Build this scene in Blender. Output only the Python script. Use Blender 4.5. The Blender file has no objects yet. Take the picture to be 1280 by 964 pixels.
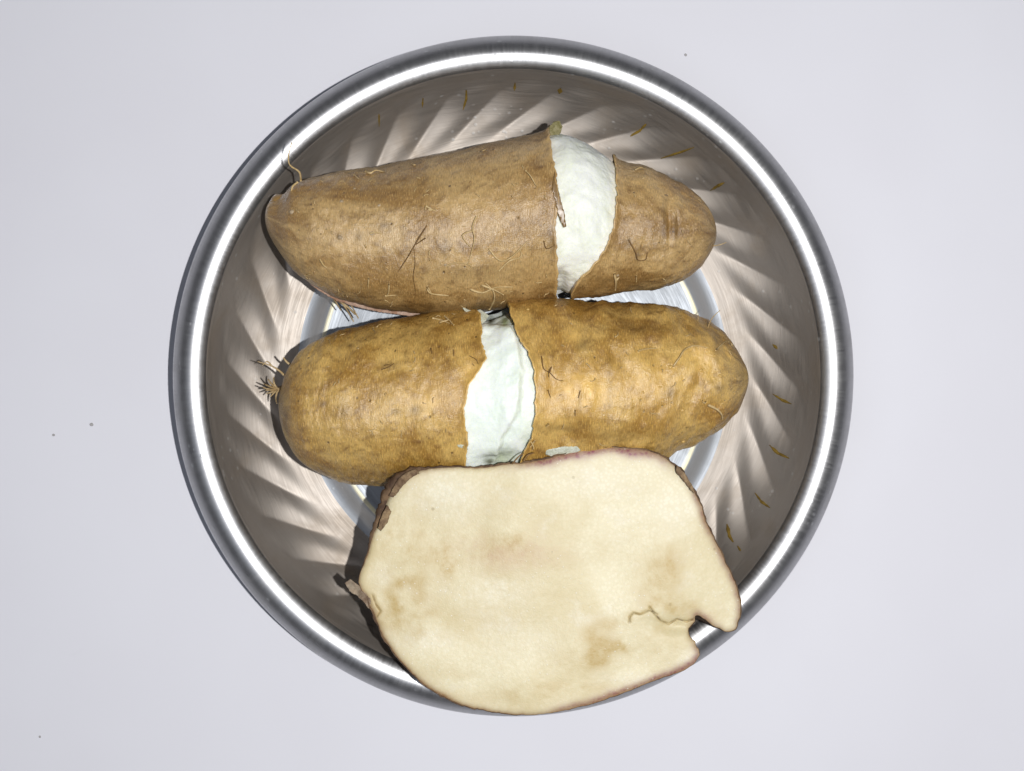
import bpy, bmesh, math, random
import numpy as np
from mathutils import Vector, noise as mn
from mathutils.geometry import delaunay_2d_cdt

random.seed(7)
PI = math.pi
S = bpy.context.scene
COL = S.collection

# ------------------------------------------------------------------ camera, world, light
H, HR = 0.477, 0.027                       # camera height, height of the bowl's rim
K = 0.22 / 851.0                         # metres per photo pixel at rim height
CX, CY = 640.0, 482.0
cam = bpy.data.cameras.new('camera')
camo = bpy.data.objects.new('camera', cam)
COL.objects.link(camo)
camo.location = (0, 0, H)
cam.sensor_width = 36
cam.lens = 36 * (H - HR) / (1280 * K)
cam.clip_start, cam.clip_end = 0.01, 20
S.camera = camo

world = bpy.data.worlds.new('World')
S.world = world
world.use_nodes = True
bg = world.node_tree.nodes['Background']
bg.inputs[0].default_value = (0.95, 0.97, 1.06, 1)
bg.inputs[1].default_value = 0.06

flash = bpy.data.lights.new('phone_flash', 'POINT')
flash.energy = 12.5
flash.shadow_soft_size = 0.004
flash.color = (1.0, 0.99, 0.975)
fo = bpy.data.objects.new('phone_flash', flash)
COL.objects.link(fo)
fo.location = (0.072, -0.010, 0.600)

fill = bpy.data.lights.new('overhead_fill', 'AREA')  # unseen overhead lamp, added for soft fill and reflections in the steel
fill.shape = 'RECTANGLE'
fill.size, fill.size_y = 1.7, 1.5
fill.energy = 3.4
fill.color = (0.86, 0.94, 1.10)
co = bpy.data.objects.new('overhead_fill', fill)
COL.objects.link(co)
co.location = (-0.55, -0.35, 1.7)

S.view_settings.view_transform = 'Standard'
S.view_settings.look = 'None'
S.view_settings.exposure = 0.0
S.view_settings.gamma = 1.0
S.view_settings.use_curve_mapping = False
S.render.engine = 'CYCLES'
S.cycles.max_bounces = 8
S.cycles.caustics_reflective = False
S.cycles.caustics_refractive = False

# ------------------------------------------------------------------ helpers
def unproj(px, py, z):
    f = K * (H - z) / (H - HR)
    return ((px - CX) * f, -(py - CY) * f, z)

def proj(p):
    f = K * (H - p[2]) / (H - HR)
    return (p[0] / f + CX, -p[1] / f + CY)

def fbm(x, y, z, o=4):
    return mn.fractal(Vector((x, y, z)), 1.0, 2.0, o)

def pchip(xs, ys):
    xs = np.array(xs, float); ys = np.array(ys, float)
    h = np.diff(xs); d = np.diff(ys) / h
    m = np.zeros_like(xs)
    m[0], m[-1] = d[0], d[-1]
    for i in range(1, len(xs) - 1):
        if d[i-1] * d[i] > 0:
            w1, w2 = 2*h[i] + h[i-1], h[i] + 2*h[i-1]
            m[i] = (w1 + w2) / (w1 / d[i-1] + w2 / d[i])
    def f(x):
        x = min(max(x, xs[0]), xs[-1])
        i = min(int(np.searchsorted(xs, x, 'right')) - 1, len(xs) - 2)
        t = (x - xs[i]) / h[i]
        return ((1+2*t)*(1-t)**2*ys[i] + t*(1-t)**2*h[i]*m[i]
                + t*t*(3-2*t)*ys[i+1] + t*t*(t-1)*h[i]*m[i+1])
    return f

def mesh_obj(name, verts, faces, mat, parent=None, smooth=True, attrs=None, vecs=None):
    me = bpy.data.meshes.new(name)
    me.from_pydata([tuple(v) for v in verts], [], faces)
    me.materials.append(mat)
    if smooth:
        me.polygons.foreach_set('use_smooth', [True] * len(me.polygons))
    for k, a in (attrs or {}).items():
        at = me.attributes.new(k, 'FLOAT', 'POINT')
        at.data.foreach_set('value', [float(q) for q in a])
    for k, a in (vecs or {}).items():
        at = me.attributes.new(k, 'FLOAT_VECTOR', 'POINT')
        at.data.foreach_set('vector', [float(c) for v in a for c in v])
    me.update()
    o = bpy.data.objects.new(name, me)
    COL.objects.link(o)
    if parent is not None:
        o.parent = parent
        o.matrix_parent_inverse.identity()
        o.location = -Vector(parent.location)
    return o

def tag(o, label=None, cat=None, group=None, kind=None):
    if label: o['label'] = label
    if cat: o['category'] = cat
    if group: o['group'] = group
    if kind: o['kind'] = kind
    return o

def thing(name, loc, label, cat, group=None):
    e = bpy.data.objects.new(name, None)
    e.empty_display_size = 0.01
    e.location = loc
    COL.objects.link(e)
    return tag(e, label, cat, group)

def grid_faces(n, m, wrap=True, base=0, flip=False):
    fs = []
    for i in range(n - 1):
        for j in range(m if wrap else m - 1):
            j2 = (j + 1) % m
            q = (base + i*m + j, base + (i+1)*m + j, base + (i+1)*m + j2, base + i*m + j2)
            fs.append(q[::-1] if flip else q)
    return fs

# ------------------------------------------------------------------ node helper
class NT:
    def __init__(s, name):
        s.m = bpy.data.materials.new(name); s.m.use_nodes = True
        s.t = s.m.node_tree; s.b = s.t.nodes['Principled BSDF']
    def n(s, typ, **kw):
        nd = s.t.nodes.new(typ)
        for k, v in kw.items(): setattr(nd, k, v)
        return nd
    def put(s, sock, v):
        if hasattr(v, 'is_output'): s.t.links.new(v, sock)
        elif isinstance(v, (tuple, list)) and len(v) == 3 and sock.type == 'RGBA': sock.default_value = (*v, 1)
        else: sock.default_value = v
    def attr(s, name, out='Fac'):
        return s.n('ShaderNodeAttribute', attribute_name=name).outputs[out]
    def obj(s):
        return s.n('ShaderNodeTexCoord').outputs['Object']
    def map(s, v, scale=(1, 1, 1), loc=(0, 0, 0)):
        nd = s.n('ShaderNodeMapping'); s.put(nd.inputs['Vector'], v)
        nd.inputs['Scale'].default_value = scale; nd.inputs['Location'].default_value = loc
        return nd.outputs[0]
    def noise(s, v, scale, detail=4, rough=0.55, dist=0.0):
        nd = s.n('ShaderNodeTexNoise'); s.put(nd.inputs['Vector'], v)
        nd.inputs['Scale'].default_value = scale; nd.inputs['Detail'].default_value = detail
        nd.inputs['Roughness'].default_value = rough; nd.inputs['Distortion'].default_value = dist
        return nd.outputs['Fac']
    def vor(s, v, scale, feature='F1', rnd=1.0):
        nd = s.n('ShaderNodeTexVoronoi', feature=feature); s.put(nd.inputs['Vector'], v)
        nd.inputs['Scale'].default_value = scale; nd.inputs['Randomness'].default_value = rnd
        return nd.outputs['Distance']
    def rng(s, v, a, b, c=0.0, d=1.0, smooth=True):
        nd = s.n('ShaderNodeMapRange', interpolation_type='SMOOTHSTEP' if smooth else 'LINEAR')
        s.put(nd.inputs['Value'], v)
        for k, q in zip(('From Min', 'From Max', 'To Min', 'To Max'), (a, b, c, d)): nd.inputs[k].default_value = q
        return nd.outputs[0]
    def math(s, op, a, b=0.0):
        nd = s.n('ShaderNodeMath', operation=op); s.put(nd.inputs[0], a); s.put(nd.inputs[1], b)
        return nd.outputs[0]
    def mix(s, f, a, b):
        nd = s.n('ShaderNodeMix', data_type='RGBA'); s.put(nd.inputs[0], f)
        s.put(nd.inputs[6], a); s.put(nd.inputs[7], b)
        return nd.outputs[2]
    def bump(s, h, dist, strength=1.0, normal=None):
        nd = s.n('ShaderNodeBump'); s.put(nd.inputs['Height'], h)
        nd.inputs['Distance'].default_value = dist; nd.inputs['Strength'].default_value = strength
        if normal is not None: s.put(nd.inputs['Normal'], normal)
        return nd.outputs[0]
    def out(s, **kw):
        for k, v in kw.items(): s.put(s.b.inputs[k.replace('_', ' ')], v)
        return s.m

# ------------------------------------------------------------------ materials
def mat_table():
    t = NT('white_laminate'); o = t.obj()
    c = t.mix(t.rng(t.noise(o, 9, 3), .35, .7), (.780, .782, .840), (.760, .758, .815))
    sm = t.math('MULTIPLY', t.rng(t.noise(t.map(o, (1, 1.6, 1)), 22, 6, .7, 1.2), .66, .80), .22)
    c = t.mix(sm, c, (.64, .65, .69))
    sp = t.math('MULTIPLY', t.rng(t.vor(o, 42), .05, .018), t.rng(t.noise(o, 13, 2), .58, .68))
    c = t.mix(t.math('MULTIPLY', sp, .30), c, (.40, .42, .46))
    r = t.rng(t.noise(o, 30, 4), .3, .7, .42, .55)
    return t.out(Base_Color=c, Roughness=r, Specular_IOR_Level=.3)

def mat_steel(name, lo=.24, hi=.36, streak='ring', c0=(.74, .735, .73), c1=(.66, .63, .58)):
    t = NT(name); tc = t.attr('tc', 'Vector')            # tc = (arc length, height along the profile), in metres
    o = t.obj()
    if streak == 'radial':
        f = t.noise(t.map(tc, (2600, 160, 1)), 1, 3, .6)
    else:
        f = t.noise(t.map(tc, (90, 2600, 1)), 1, 3, .6)
    f2 = t.noise(o, 260, 3, .6)
    spots = t.rng(t.vor(t.map(tc, (1, 1, 1)), 330), .22, .10)
    spots = t.math('MULTIPLY', spots, t.rng(t.noise(o, 70, 2), .52, .62))
    film = t.rng(t.noise(t.map(o, (1, 1, 1)), 45, 5, .6, .6), .45, .75)
    base = t.mix(t.math('MULTIPLY', film, .5), c0, c1)
    base = t.mix(t.math('MULTIPLY', spots, .35), base, (.80, .82, .83))
    if name.endswith('base'):                              # warm glint of the floor panel's bevel, painted into the steel colour
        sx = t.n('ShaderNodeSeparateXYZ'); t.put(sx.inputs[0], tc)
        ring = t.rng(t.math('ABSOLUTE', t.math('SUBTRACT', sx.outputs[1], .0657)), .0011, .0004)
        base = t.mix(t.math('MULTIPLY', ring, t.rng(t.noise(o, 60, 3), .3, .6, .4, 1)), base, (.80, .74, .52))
    r = t.math('ADD', t.rng(f, .3, .7, lo, hi), t.math('MULTIPLY', film, .06))
    r = t.math('ADD', r, t.math('MULTIPLY', spots, .08))
    h = t.math('ADD', t.math('MULTIPLY', f, .6), t.math('MULTIPLY', f2, .5))
    h = t.math('ADD', h, t.math('MULTIPLY', spots, .6))
    return t.out(Base_Color=base, Metallic=1.0, Roughness=r, Normal=t.bump(h, .00006, 1.0))

def mat_skin(name, light, mid, dark, seed, sheen):
    t = NT(name); tc = t.map(t.attr('tc', 'Vector'), (1, 1, 1), (seed, seed*.7, 0))   # millimetres
    big = t.noise(tc, .055, 5, .6, .5)
    med = t.noise(tc, .22, 5, .62, .3)
    fib = t.noise(t.map(tc, (3.2, .55, 1)), 1, 4, .65)          # fibres running round the tuber
    fine = t.noise(tc, 2.6, 3, .6)
    c = t.mix(t.rng(big, .38, .62), mid, light)
    c = t.mix(t.math('MULTIPLY', t.rng(med, .46, .76), .75), c, dark)
    c = t.mix(t.math('MULTIPLY', t.rng(fib, .50, .68), .5), c, tuple(q*.5 for q in mid))
    c = t.mix(t.math('MULTIPLY', t.rng(fib, .50, .32), .5), c, tuple(min(1, q*1.5) for q in light))
    d = t.vor(t.map(tc, (1, .8, 1)), .34)
    spk = t.math('MULTIPLY', t.rng(d, .17, .07), t.rng(t.noise(tc, .13, 2), .47, .60))
    c = t.mix(t.math('MULTIPLY', spk, .75), c, tuple(q*.35 for q in dark))
    d2 = t.math('MULTIPLY', t.rng(t.vor(tc, 1.15), .20, .08), t.rng(t.noise(tc, .2, 3), .50, .64))
    c = t.mix(t.math('MULTIPLY', d2, .6), c, tuple(q*.5 for q in dark))
    c = t.mix(t.attr('pale'), c, tuple(min(1, q*1.5) for q in light))
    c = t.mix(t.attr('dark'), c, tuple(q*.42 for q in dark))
    h = t.math('ADD', t.math('MULTIPLY', fib, .55), t.math('MULTIPLY', med, 1.4))
    h = t.math('ADD', h, t.math('MULTIPLY', fine, .30))
    h = t.math('SUBTRACT', h, t.math('MULTIPLY', spk, .4))
    t.b.inputs['Coat Weight'].default_value = .30
    t.b.inputs['Coat Roughness'].default_value = .33
    t.put(t.b.inputs['Coat Normal'], t.bump(h, .00022, 1.0))
    r = t.rng(fib, .3, .7, .30, .45)
    return t.out(Base_Color=c, Roughness=r, Specular_IOR_Level=sheen, Normal=t.bump(h, .00036, 1.0),
                 Subsurface_Weight=.06, Subsurface_Radius=(.004, .002, .001), Subsurface_Scale=.3)

def mat_flesh(name, c0, c1, c2):
    t = NT(name); o = t.obj()
    n1 = t.noise(o, 120, 5, .6); n2 = t.noise(o, 700, 4, .65); n3 = t.noise(o, 2600, 2, .5)
    c = t.mix(t.rng(n1, .38, .66), c0, c1)
    c = t.mix(t.math('MULTIPLY', t.rng(n2, .54, .74), .5), c, c2)
    c = t.mix(t.attr('green'), c, (.36, .42, .22))
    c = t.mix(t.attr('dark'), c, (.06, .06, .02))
    cr = t.vor(t.map(o, (1, 1, 1)), 620)
    h = t.math('ADD', t.math('MULTIPLY', n2, 1.0), t.math('MULTIPLY', n3, .5))
    h = t.math('ADD', h, t.math('MULTIPLY', cr, t.rng(n1, .35, .6, .1, .9)))
    return t.out(Base_Color=c, Roughness=.5, Specular_IOR_Level=.35, Normal=t.bump(h, .00025, .6),
                 Subsurface_Weight=.45, Subsurface_Radius=(.004, .004, .003), Subsurface_Scale=.5)

def mat_cutface():
    t = NT('cut_yam_flesh'); o = t.obj()
    n0 = t.noise(o, 28, 5, .6, .6); n1 = t.noise(o, 90, 5, .65); n2 = t.noise(o, 520, 4, .65); n3 = t.noise(o, 2200, 2, .5)
    c = t.mix(t.rng(n0, .34, .68), (.775, .715, .515), (.66, .575, .36))
    c = t.mix(t.math('MULTIPLY', t.rng(n1, .52, .74), .6), c, (.82, .785, .66))
    c = t.mix(t.attr('pale'), c, (.86, .835, .715))
    br = t.math('MULTIPLY', t.attr('brown'), t.rng(n1, .30, .70, .15, 1.6))
    c = t.mix(br, c, (.50, .37, .155))
    c = t.mix(t.math('MULTIPLY', t.attr('blush'), t.rng(n1, .3, .65, .3, 1.0)), c, (.55, .37, .27))
    c = t.mix(t.math('MULTIPLY', t.attr('mauve'), t.rng(n1, .25, .65, .6, 1.1)), c, (.25, .085, .115))
    c = t.mix(t.attr('tan'), c, (.42, .25, .12))
    c = t.mix(t.attr('dark'), c, (.07, .04, .02))
    c = t.mix(t.math('MULTIPLY', t.rng(t.vor(o, 900), .30, .55), .22), c, (.60, .51, .29))
    gl = t.rng(t.vor(o, 560), .16, .08); gl = t.math('MULTIPLY', gl, t.rng(t.noise(o, 60, 2), .48, .60))
    c = t.mix(t.math('MULTIPLY', gl, .55), c, (.86, .84, .76))
    sp = t.math('MULTIPLY', t.rng(t.vor(t.map(o, (1, 1, 1), (.3, .2, .1)), 150), .10, .05), t.rng(t.noise(o, 47, 2), .55, .64))
    c = t.mix(t.math('MULTIPLY', sp, .45), c, (.28, .20, .09))
    h = t.math('ADD', t.math('MULTIPLY', n2, 1.0), t.math('MULTIPLY', n3, .3))
    h = t.math('ADD', h, t.math('MULTIPLY', gl, .25))
    return t.out(Base_Color=c, Roughness=.46, Specular_IOR_Level=.35, Normal=t.bump(h, .00018, .8),
                 Subsurface_Weight=.10, Subsurface_Radius=(.004, .003, .002), Subsurface_Scale=.4)

def mat_rough(name, a, b, scale, rough=.8, bump=.0006):
    t = NT(name); o = t.obj()
    n = t.noise(o, scale, 6, .68, .4); m = t.noise(o, scale*5, 4, .6)
    c = t.mix(t.rng(n, .36, .64), a, b)
    c = t.mix(t.math('MULTIPLY', t.rng(m, .5, .7), .5), c, tuple(q*.45 for q in a))
    h = t.math('ADD', n, t.math('MULTIPLY', m, .5))
    return t.out(Base_Color=c, Roughness=rough, Normal=t.bump(h, bump, 1.0), Specular_IOR_Level=.25)

M_TABLE = mat_table()
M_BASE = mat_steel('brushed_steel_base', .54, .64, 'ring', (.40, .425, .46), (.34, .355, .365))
M_WALL = mat_steel('brushed_steel_wall', .58, .68, 'ring', (.57, .52, .47), (.44, .36, .275))  # warm tint: stain film, and partly the yams' reflection put into the colour
M_RIM = mat_steel('brushed_steel_rim', .37, .46, 'radial', (.56, .56, .57), (.49, .485, .475))
M_SKIN1 = mat_skin('tan_yam_skin', (.52, .345, .140), (.31, .175, .052), (.135, .063, .016), 3.0, .9)
M_SKIN2 = mat_skin('golden_yam_skin', (.62, .40, .115), (.345, .180, .028), (.15, .062, .009), 41.0, .85)
M_FLESH1 = mat_flesh('boiled_flesh', (.89, .91, .85), (.84, .87, .77), (.76, .79, .63))
M_FLESH2 = mat_flesh('boiled_flesh_cool', (.86, .92, .87), (.81, .89, .81), (.72, .81, .68))
M_CUT = mat_cutface()
M_BARK = mat_rough('yam_bark', (.20, .125, .07), (.075, .045, .03), 180)
M_PEEL = mat_rough('peeled_skin', (.50, .40, .27), (.33, .24, .14), 300, .6, .0003)
M_ROOT = mat_rough('dry_rootlet', (.64, .48, .25), (.48, .34, .15), 400, .7, .00002)
M_ROOTD = mat_rough('dark_rootlet', (.26, .15, .06), (.13, .07, .025), 400, .7, .00002)
M_TUFT = mat_rough('root_fibre', (.58, .44, .25), (.36, .25, .12), 400, .7, .00004)
M_RES = mat_rough('food_residue', (.27, .175, .035), (.15, .095, .02), 300, .35, .0002)
M_CRUMB = mat_rough('grey_crumb', (.46, .45, .45), (.36, .35, .35), 600, .8, .0001)

# ------------------------------------------------------------------ table
tv, tf = [], []
n = 24
for i in range(n + 1):
    for j in range(n + 1):
        tv.append(((j/n - .5) * 1.4, (i/n - .5) * 1.2, 0))
for i in range(n):
    for j in range(n):
        a = i*(n+1) + j
        tf.append((a, a+1, a+n+2, a+n+1))
tag(mesh_obj('tabletop', tv, tf, M_TABLE), 'plain white tabletop under the steel bowl', kind='structure')

# ------------------------------------------------------------------ bowl
BC = unproj(641.5, 470, HR)
BX, BY = BC[0], BC[1]
NF = 34
def sm(a, b, x):
    t = min(max((x - a) / (b - a), 0), 1); return t*t*(3 - 2*t)
def rp(px, z): return (px * K * (H - z) / (H - HR), z)
PROF = [(0, .0046)] + [rp(*q) for q in ((120, .0046), (200, .0046), (238, .0045), (243, .0051), (246, .0049), (252, .0033),
        (258, .0018), (264, .0011), (270, .0012), (280, .0019), (290, .0026), (300, .0035), (315, .0053), (330, .0076),
        (343, .0103), (355, .0136), (364, .0167), (371, .0197), (376, .0223), (380, .0243), (384, .0258), (390, .0271),
        (397, .0279), (404, .0282), (410, .0279), (415, .0272), (419.5, .0261), (423, .0249), (425.2, .0239), (425.4, .0232),
        (423.5, .0229), (420.5, .0231))]
P = np.array(PROF)
PL = np.concatenate([[0], np.cumsum(np.hypot(*np.diff(P, axis=0).T))])
# catmull-like smooth sampling of the profile
def prof(s):
    i = min(int(np.searchsorted(PL, s, 'right')) - 1, len(PL) - 2); i = max(i, 0)
    t = (s - PL[i]) / (PL[i+1] - PL[i])
    def tan(k):
        a, b = max(k-1, 0), min(k+1, len(P)-1)
        return (P[b] - P[a]) / (PL[b] - PL[a])
    h = PL[i+1] - PL[i]
    p = ((1+2*t)*(1-t)**2)*P[i] + (t*(1-t)**2*h)*tan(i) + (t*t*(3-2*t))*P[i+1] + (t*t*(t-1)*h)*tan(i+1)
    return p
S_GROOVE, S_TOPW, S_END = PL[9], PL[21], PL[-1]
S_FL0, S_FL1 = PL[11], PL[18]
def bowl_pt(s, phi):
    r, z = prof(s)
    r2, z2 = prof(min(s + .0004, S_END))
    dr, dz = r2 - r, z2 - z; L = math.hypot(dr, dz) or 1
    nr, nz = -dz / L, dr / L                       # towards the inside of the bowl
    q = min(max((s - S_FL0) / (S_FL1 - S_FL0), -.2), 1.2)
    a = phi * NF / (2*PI) - 1.6 * max(1 - q, 0) ** 1.7 + .4
    f = a - math.floor(a)
    lobe = (1 - abs(2*f - 1) ** 1.9)               # rounded flute with a sharp valley
    env = sm(.0, .35, q) * (1 - sm(.80, 1.02 , q + .10*(1 - lobe)))
    d = .0016 * (lobe - .55) * env + .00012 * fbm(math.cos(phi)*3, math.sin(phi)*3, s*30, 2)
    if s > S_TOPW: d *= 0.4
    r += nr * d; z += nz * d
    return (BX + r * math.cos(phi), BY + r * math.sin(phi), z)

bowl = thing('steel_bowl', (BX, BY, 0), 'round brushed steel bowl with swirled fluted wall on the white table', 'bowl')
def bowl_part(name, s0, s1, ns, nphi, mat, center=False):
    vs, tcs = [], []
    for i in range(ns):
        s = s0 + (s1 - s0) * i / (ns - 1)
        for j in range(nphi):
            ph = 2*PI*j/nphi
            vs.append(bowl_pt(max(s, 1e-5), ph))
            tcs.append((abs(((ph/PI) + 1) % 2 - 1) * PI * .08, s, math.copysign(.3, ph - PI)))
    fs = grid_faces(ns, nphi, True)
    o = mesh_obj(name, vs, fs, mat, bowl, vecs={'tc': tcs})
    sd = o.modifiers.new('thickness', 'SOLIDIFY'); sd.thickness = .0007; sd.offset = -1; sd.use_rim = False
    return o
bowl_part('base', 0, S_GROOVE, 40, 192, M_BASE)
bowl_part('fluted_wall', S_GROOVE, S_TOPW, 72, 36*24, M_WALL)
bowl_part('rim', S_TOPW, S_END, 40, 256, M_RIM)

def bowl_at(px, py):
    phi = math.atan2(-(py - 470), px - 641.5)
    lo, hi = 1e-4, PL[23]
    tgt = math.hypot(px - 641.5, py - 470)
    for _ in range(40):
        mid = (lo + hi) / 2
        q = proj(bowl_pt(mid, phi))
        if math.hypot(q[0] - 641.5, q[1] - 470) < tgt: lo = mid
        else: hi = mid
    return Vector(bowl_pt(lo, phi))

def smear(pts, w, mat=M_RES, name='residue_smear'):
    """a thin dried streak that follows the bowl's surface"""
    ps = []
    for (a, b) in zip(pts[:-1], pts[1:]):
        for k in range(5):
            t = k / 5; ps.append((a[0] + (b[0]-a[0])*t, a[1] + (b[1]-a[1])*t))
    ps.append(pts[-1])
    vs, fs = [], []
    m = 5
    for i, p in enumerate(ps):
        q = ps[min(i+1, len(ps)-1)]; q0 = ps[max(i-1, 0)]
        dx, dy = q[0]-q0[0], q[1]-q0[1]; L = math.hypot(dx, dy) or 1
        t = i / (len(ps)-1)
        ww = w * (math.sin(PI * min(max(t, .04), .96)) ** .6) * (1 + .7*mn.noise(Vector((p[0]*.25, p[1]*.25, 3))))
        for j in range(m):
            o = (j/(m-1) - .5) * ww
            v = bowl_at(p[0] - dy/L*o, p[1] + dx/L*o)
            inn = Vector((BX - v.x, BY - v.y, .06)).normalized()
            v += inn * (.00025 * (1 - abs(j/(m-1)*2-1)) + .00004 - .0002*(abs(j/(m-1)*2-1) > .9))
            vs.append(v)
    o = mesh_obj(name, vs, grid_faces(len(ps), m, False), mat, bowl)
    return o
for pts, w in (([(583, 112), (583, 124), (579, 137)], 6), ([(529, 122), (528, 134)], 4), ([(644, 103), (643, 113)], 5),
               ([(474, 142), (474, 158)], 4), ([(701, 110), (699, 117)], 8), ([(808, 155), (800, 163), (788, 170)], 7),
               ([(868, 184), (852, 190), (826, 198)], 5), ([(906, 228), (896, 233), (888, 238)], 6),
               ([(962, 556), (972, 566), (987, 573)], 7), ([(944, 616), (952, 627), (963, 635)], 6),
               ([(909, 655), (912, 670), (917, 678)], 8), ([(922, 682), (926, 689)], 5), ([(966, 430), (972, 436)], 6),
               ([(966, 492), (978, 500), (990, 505)], 5)):
    smear(pts, w * .8)

# ------------------------------------------------------------------ boiled yams
class Tuber:
    def __init__(s, top, bot, zc, kz, seed, lump):
        s.x0, s.x1 = top[0][0], top[-1][0]
        ph = lambda x: math.acos(max(-1, min(1, 1 - 2*(x - s.x0)/(s.x1 - s.x0))))
        s.ph = ph
        s.ft = pchip([ph(p[0]) for p in top], [p[1] for p in top])
        s.fb = pchip([ph(p[0]) for p in bot], [p[1] for p in bot])
        s.zc = pchip([p[0] for p in zc], [p[1] for p in zc])
        s.kz, s.seed, s.lump, s.split = kz, seed, lump, 625
    def pt(s, x, th, off=0.0, rough=1.0):
        p = s.ph(x); a, b = s.ft(p), s.fb(p)
        cy, w = (a+b)/2, max((b-a)/2, .01)
        z = s.zc(x); mm = K * (H - z) / (H - HR)
        c, sn = math.cos(th), math.sin(th)
        X, Y, _ = unproj(x, cy, z)
        R = w * mm
        # lumps: large dents and small wrinkles, in mm
        nx, ny = x * .011, th
        d = s.lump * (.45 + .55*sm(s.split - 50, s.split + 70, x)) * fbm(nx*2.2 + s.seed, math.cos(th)*1.3, math.sin(th)*1.3 + s.seed, 3) * .0011
        d += rough * .00022 * fbm(nx*16 + s.seed, math.cos(th)*6, math.sin(th)*6, 3)
        for (dx, dy, rx, ry, am) in s.dents:
            gx, gy = (x - dx)/rx, (cy + w*c*.97 - dy)/ry
            e = gx*gx + gy*gy
            if e < 6 and sn > -.2: d += am * math.exp(-e)
        fade = min(1, w / 30)
        R2 = R + (d * fade + off)
        tip = (1 - min(1, w/25)) * off
        X += tip * (1 if x > (s.x0+s.x1)/2 else -1)
        return (X, Y - R2 * c, z + R2 * s.kz * sn)
    def find(s, px, py, off=0.0):
        """surface point (upper side) that is seen at px, py"""
        x, yy = px, py
        th = PI/2
        for _ in range(14):
            p = s.ph(x); a, b = s.ft(p), s.fb(p); cy, w = (a+b)/2, max((b-a)/2, .5)
            th = math.acos(max(-.99, min(.99, (yy - cy)/w)))
            q = proj(s.pt(x, th, off))
            x = min(max(x + .7*(px - q[0]), s.x0 + .3), s.x1 - .3); yy += .7*(py - q[1])
        return x, th, Vector(s.pt(x, th, off))
    def cut(s, curve):
        """x of the skin's torn edge for each angle: curve gives x by y as seen from above"""
        f = pchip([c[1] for c in curve], [c[0] for c in curve])
        def g(th):
            x = f(curve[len(curve)//2][1])
            t2 = th if math.sin(th) >= 0 else -th                # mirror the visible tear underneath
            for _ in range(8):
                q = proj(s.pt(x, t2)); x = x*.4 + .6*(f(q[1]) + (x - q[0]))
            jag = 2.4 * mn.noise(Vector((math.cos(th)*9, math.sin(th)*9, s.seed))) + 1.5 * mn.noise(Vector((math.cos(th)*26, math.sin(th)*26, s.seed))) + .8 * mn.noise(Vector((math.cos(th)*70, math.sin(th)*70, s.seed)))
            return x + jag
        return g

def spot_attr(px, py, spots):
    v = 0.0
    for (x, y, rx, ry, a) in spots:
        e = ((px-x)/rx)**2 + ((py-y)/ry)**2
        if e < 5: v = max(v, a * math.exp(-e) * (1 + .6*mn.noise(Vector((px*.12, py*.12, 1)))))
    return min(max(v, 0), 1)

def skin_piece(T, name, parent, mat, xa, cutf, side, ns=210, nt=230, pale=(), dark=()):
    """side=-1: from the left tip to the tear; +1: from the tear to the right tip"""
    vs, tc, pa, da = [], [], [], []
    cuts = [cutf(2*PI*j/nt - PI/2) for j in range(nt)]
    tiny = .02
    for i in range(ns + 2):
        u = min(i / (ns - 1), 1)
        for j in range(nt):
            th = 2*PI*j/nt - PI/2
            # denser at the tip
            if side < 0:
                lo = T.x0 + tiny; x = lo + (cuts[j] - lo) * (u ** 1.7)
            else:
                hi = T.x1 - tiny; x = hi + (cuts[j] - hi) * (u ** 1.7)
            dist = abs(x - cuts[j])
            lift = .0010 * math.exp(-dist/4) * (1 + 1.2*mn.noise(Vector((th*4, T.seed, 0))))
            off = .0006 + max(lift, 0)
            if i == ns: off -= .0005; x += -side*(.4)
            if i == ns + 1: off = -.0004; x += side*1.2
            p = T.pt(x, th, off)
            q = proj(p)
            vs.append(p)
            tc.append(((x)*.262, th*28.0, 0))
            pa.append(spot_attr(q[0], q[1], pale) + (.45*math.exp(-dist/1.6)))
            da.append(spot_attr(q[0], q[1], dark) if math.sin(th) > -.3 else 0)
    fs = grid_faces(ns + 2, nt, True, flip=side > 0)
    c0 = len(vs); x = T.x0 if side < 0 else T.x1
    vs.append(T.pt(x, 0, .0006)); tc.append((x*.262, 0, 0)); pa.append(0); da.append(0)
    for j in range(nt):
        t = (c0, j, (j+1) % nt)
        fs.append(t if side < 0 else t[::-1])
    return mesh_obj(name, vs, fs, mat, parent, attrs={'pale': np.clip(pa, 0, 1), 'dark': np.clip(da, 0, 1)}, vecs={'tc': tc})

def flesh_core(T, parent, mat, xa, xb, cutl, cutr, relief, greens=(), darks=(), nx=150, nt=260):
    vs, ga, da = [], [], []
    cl = [cutl(2*PI*j/nt - PI/2) for j in range(nt)]; cr = [cutr(2*PI*j/nt - PI/2) for j in range(nt)]
    for i in range(nx):
        x = xa + (xb - xa) * i/(nx-1)
        for j in range(nt):
            th = 2*PI*j/nt - PI/2
            p0 = proj(T.pt(x, th, 0, 0)) if math.sin(th) > -.2 else (x, 0)
            d = relief(x, p0, th)
            d += .0005 * fbm(x*.045, math.cos(th)*5, math.sin(th)*5, 4) + .00006*fbm(x*.2, math.cos(th)*22, math.sin(th)*22, 3)
            d -= .0022 * (sm(2, 9, cl[j] - x) + sm(2, 9, x - cr[j]))
            p = T.pt(x, th, d, 0)
            vs.append(p); q = proj(p)
            up = math.sin(th) > -.2
            ga.append(spot_attr(*q, greens) if up else 0); da.append(spot_attr(*q, darks) if up else 0)
    fs = grid_faces(nx, nt, True)
    fs.append(tuple(range(nt))); fs.append(tuple((nx-1)*nt + j for j in reversed(range(nt))))
    return mesh_obj('flesh', vs, fs, mat, parent, attrs={'green': ga, 'dark': da})

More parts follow.
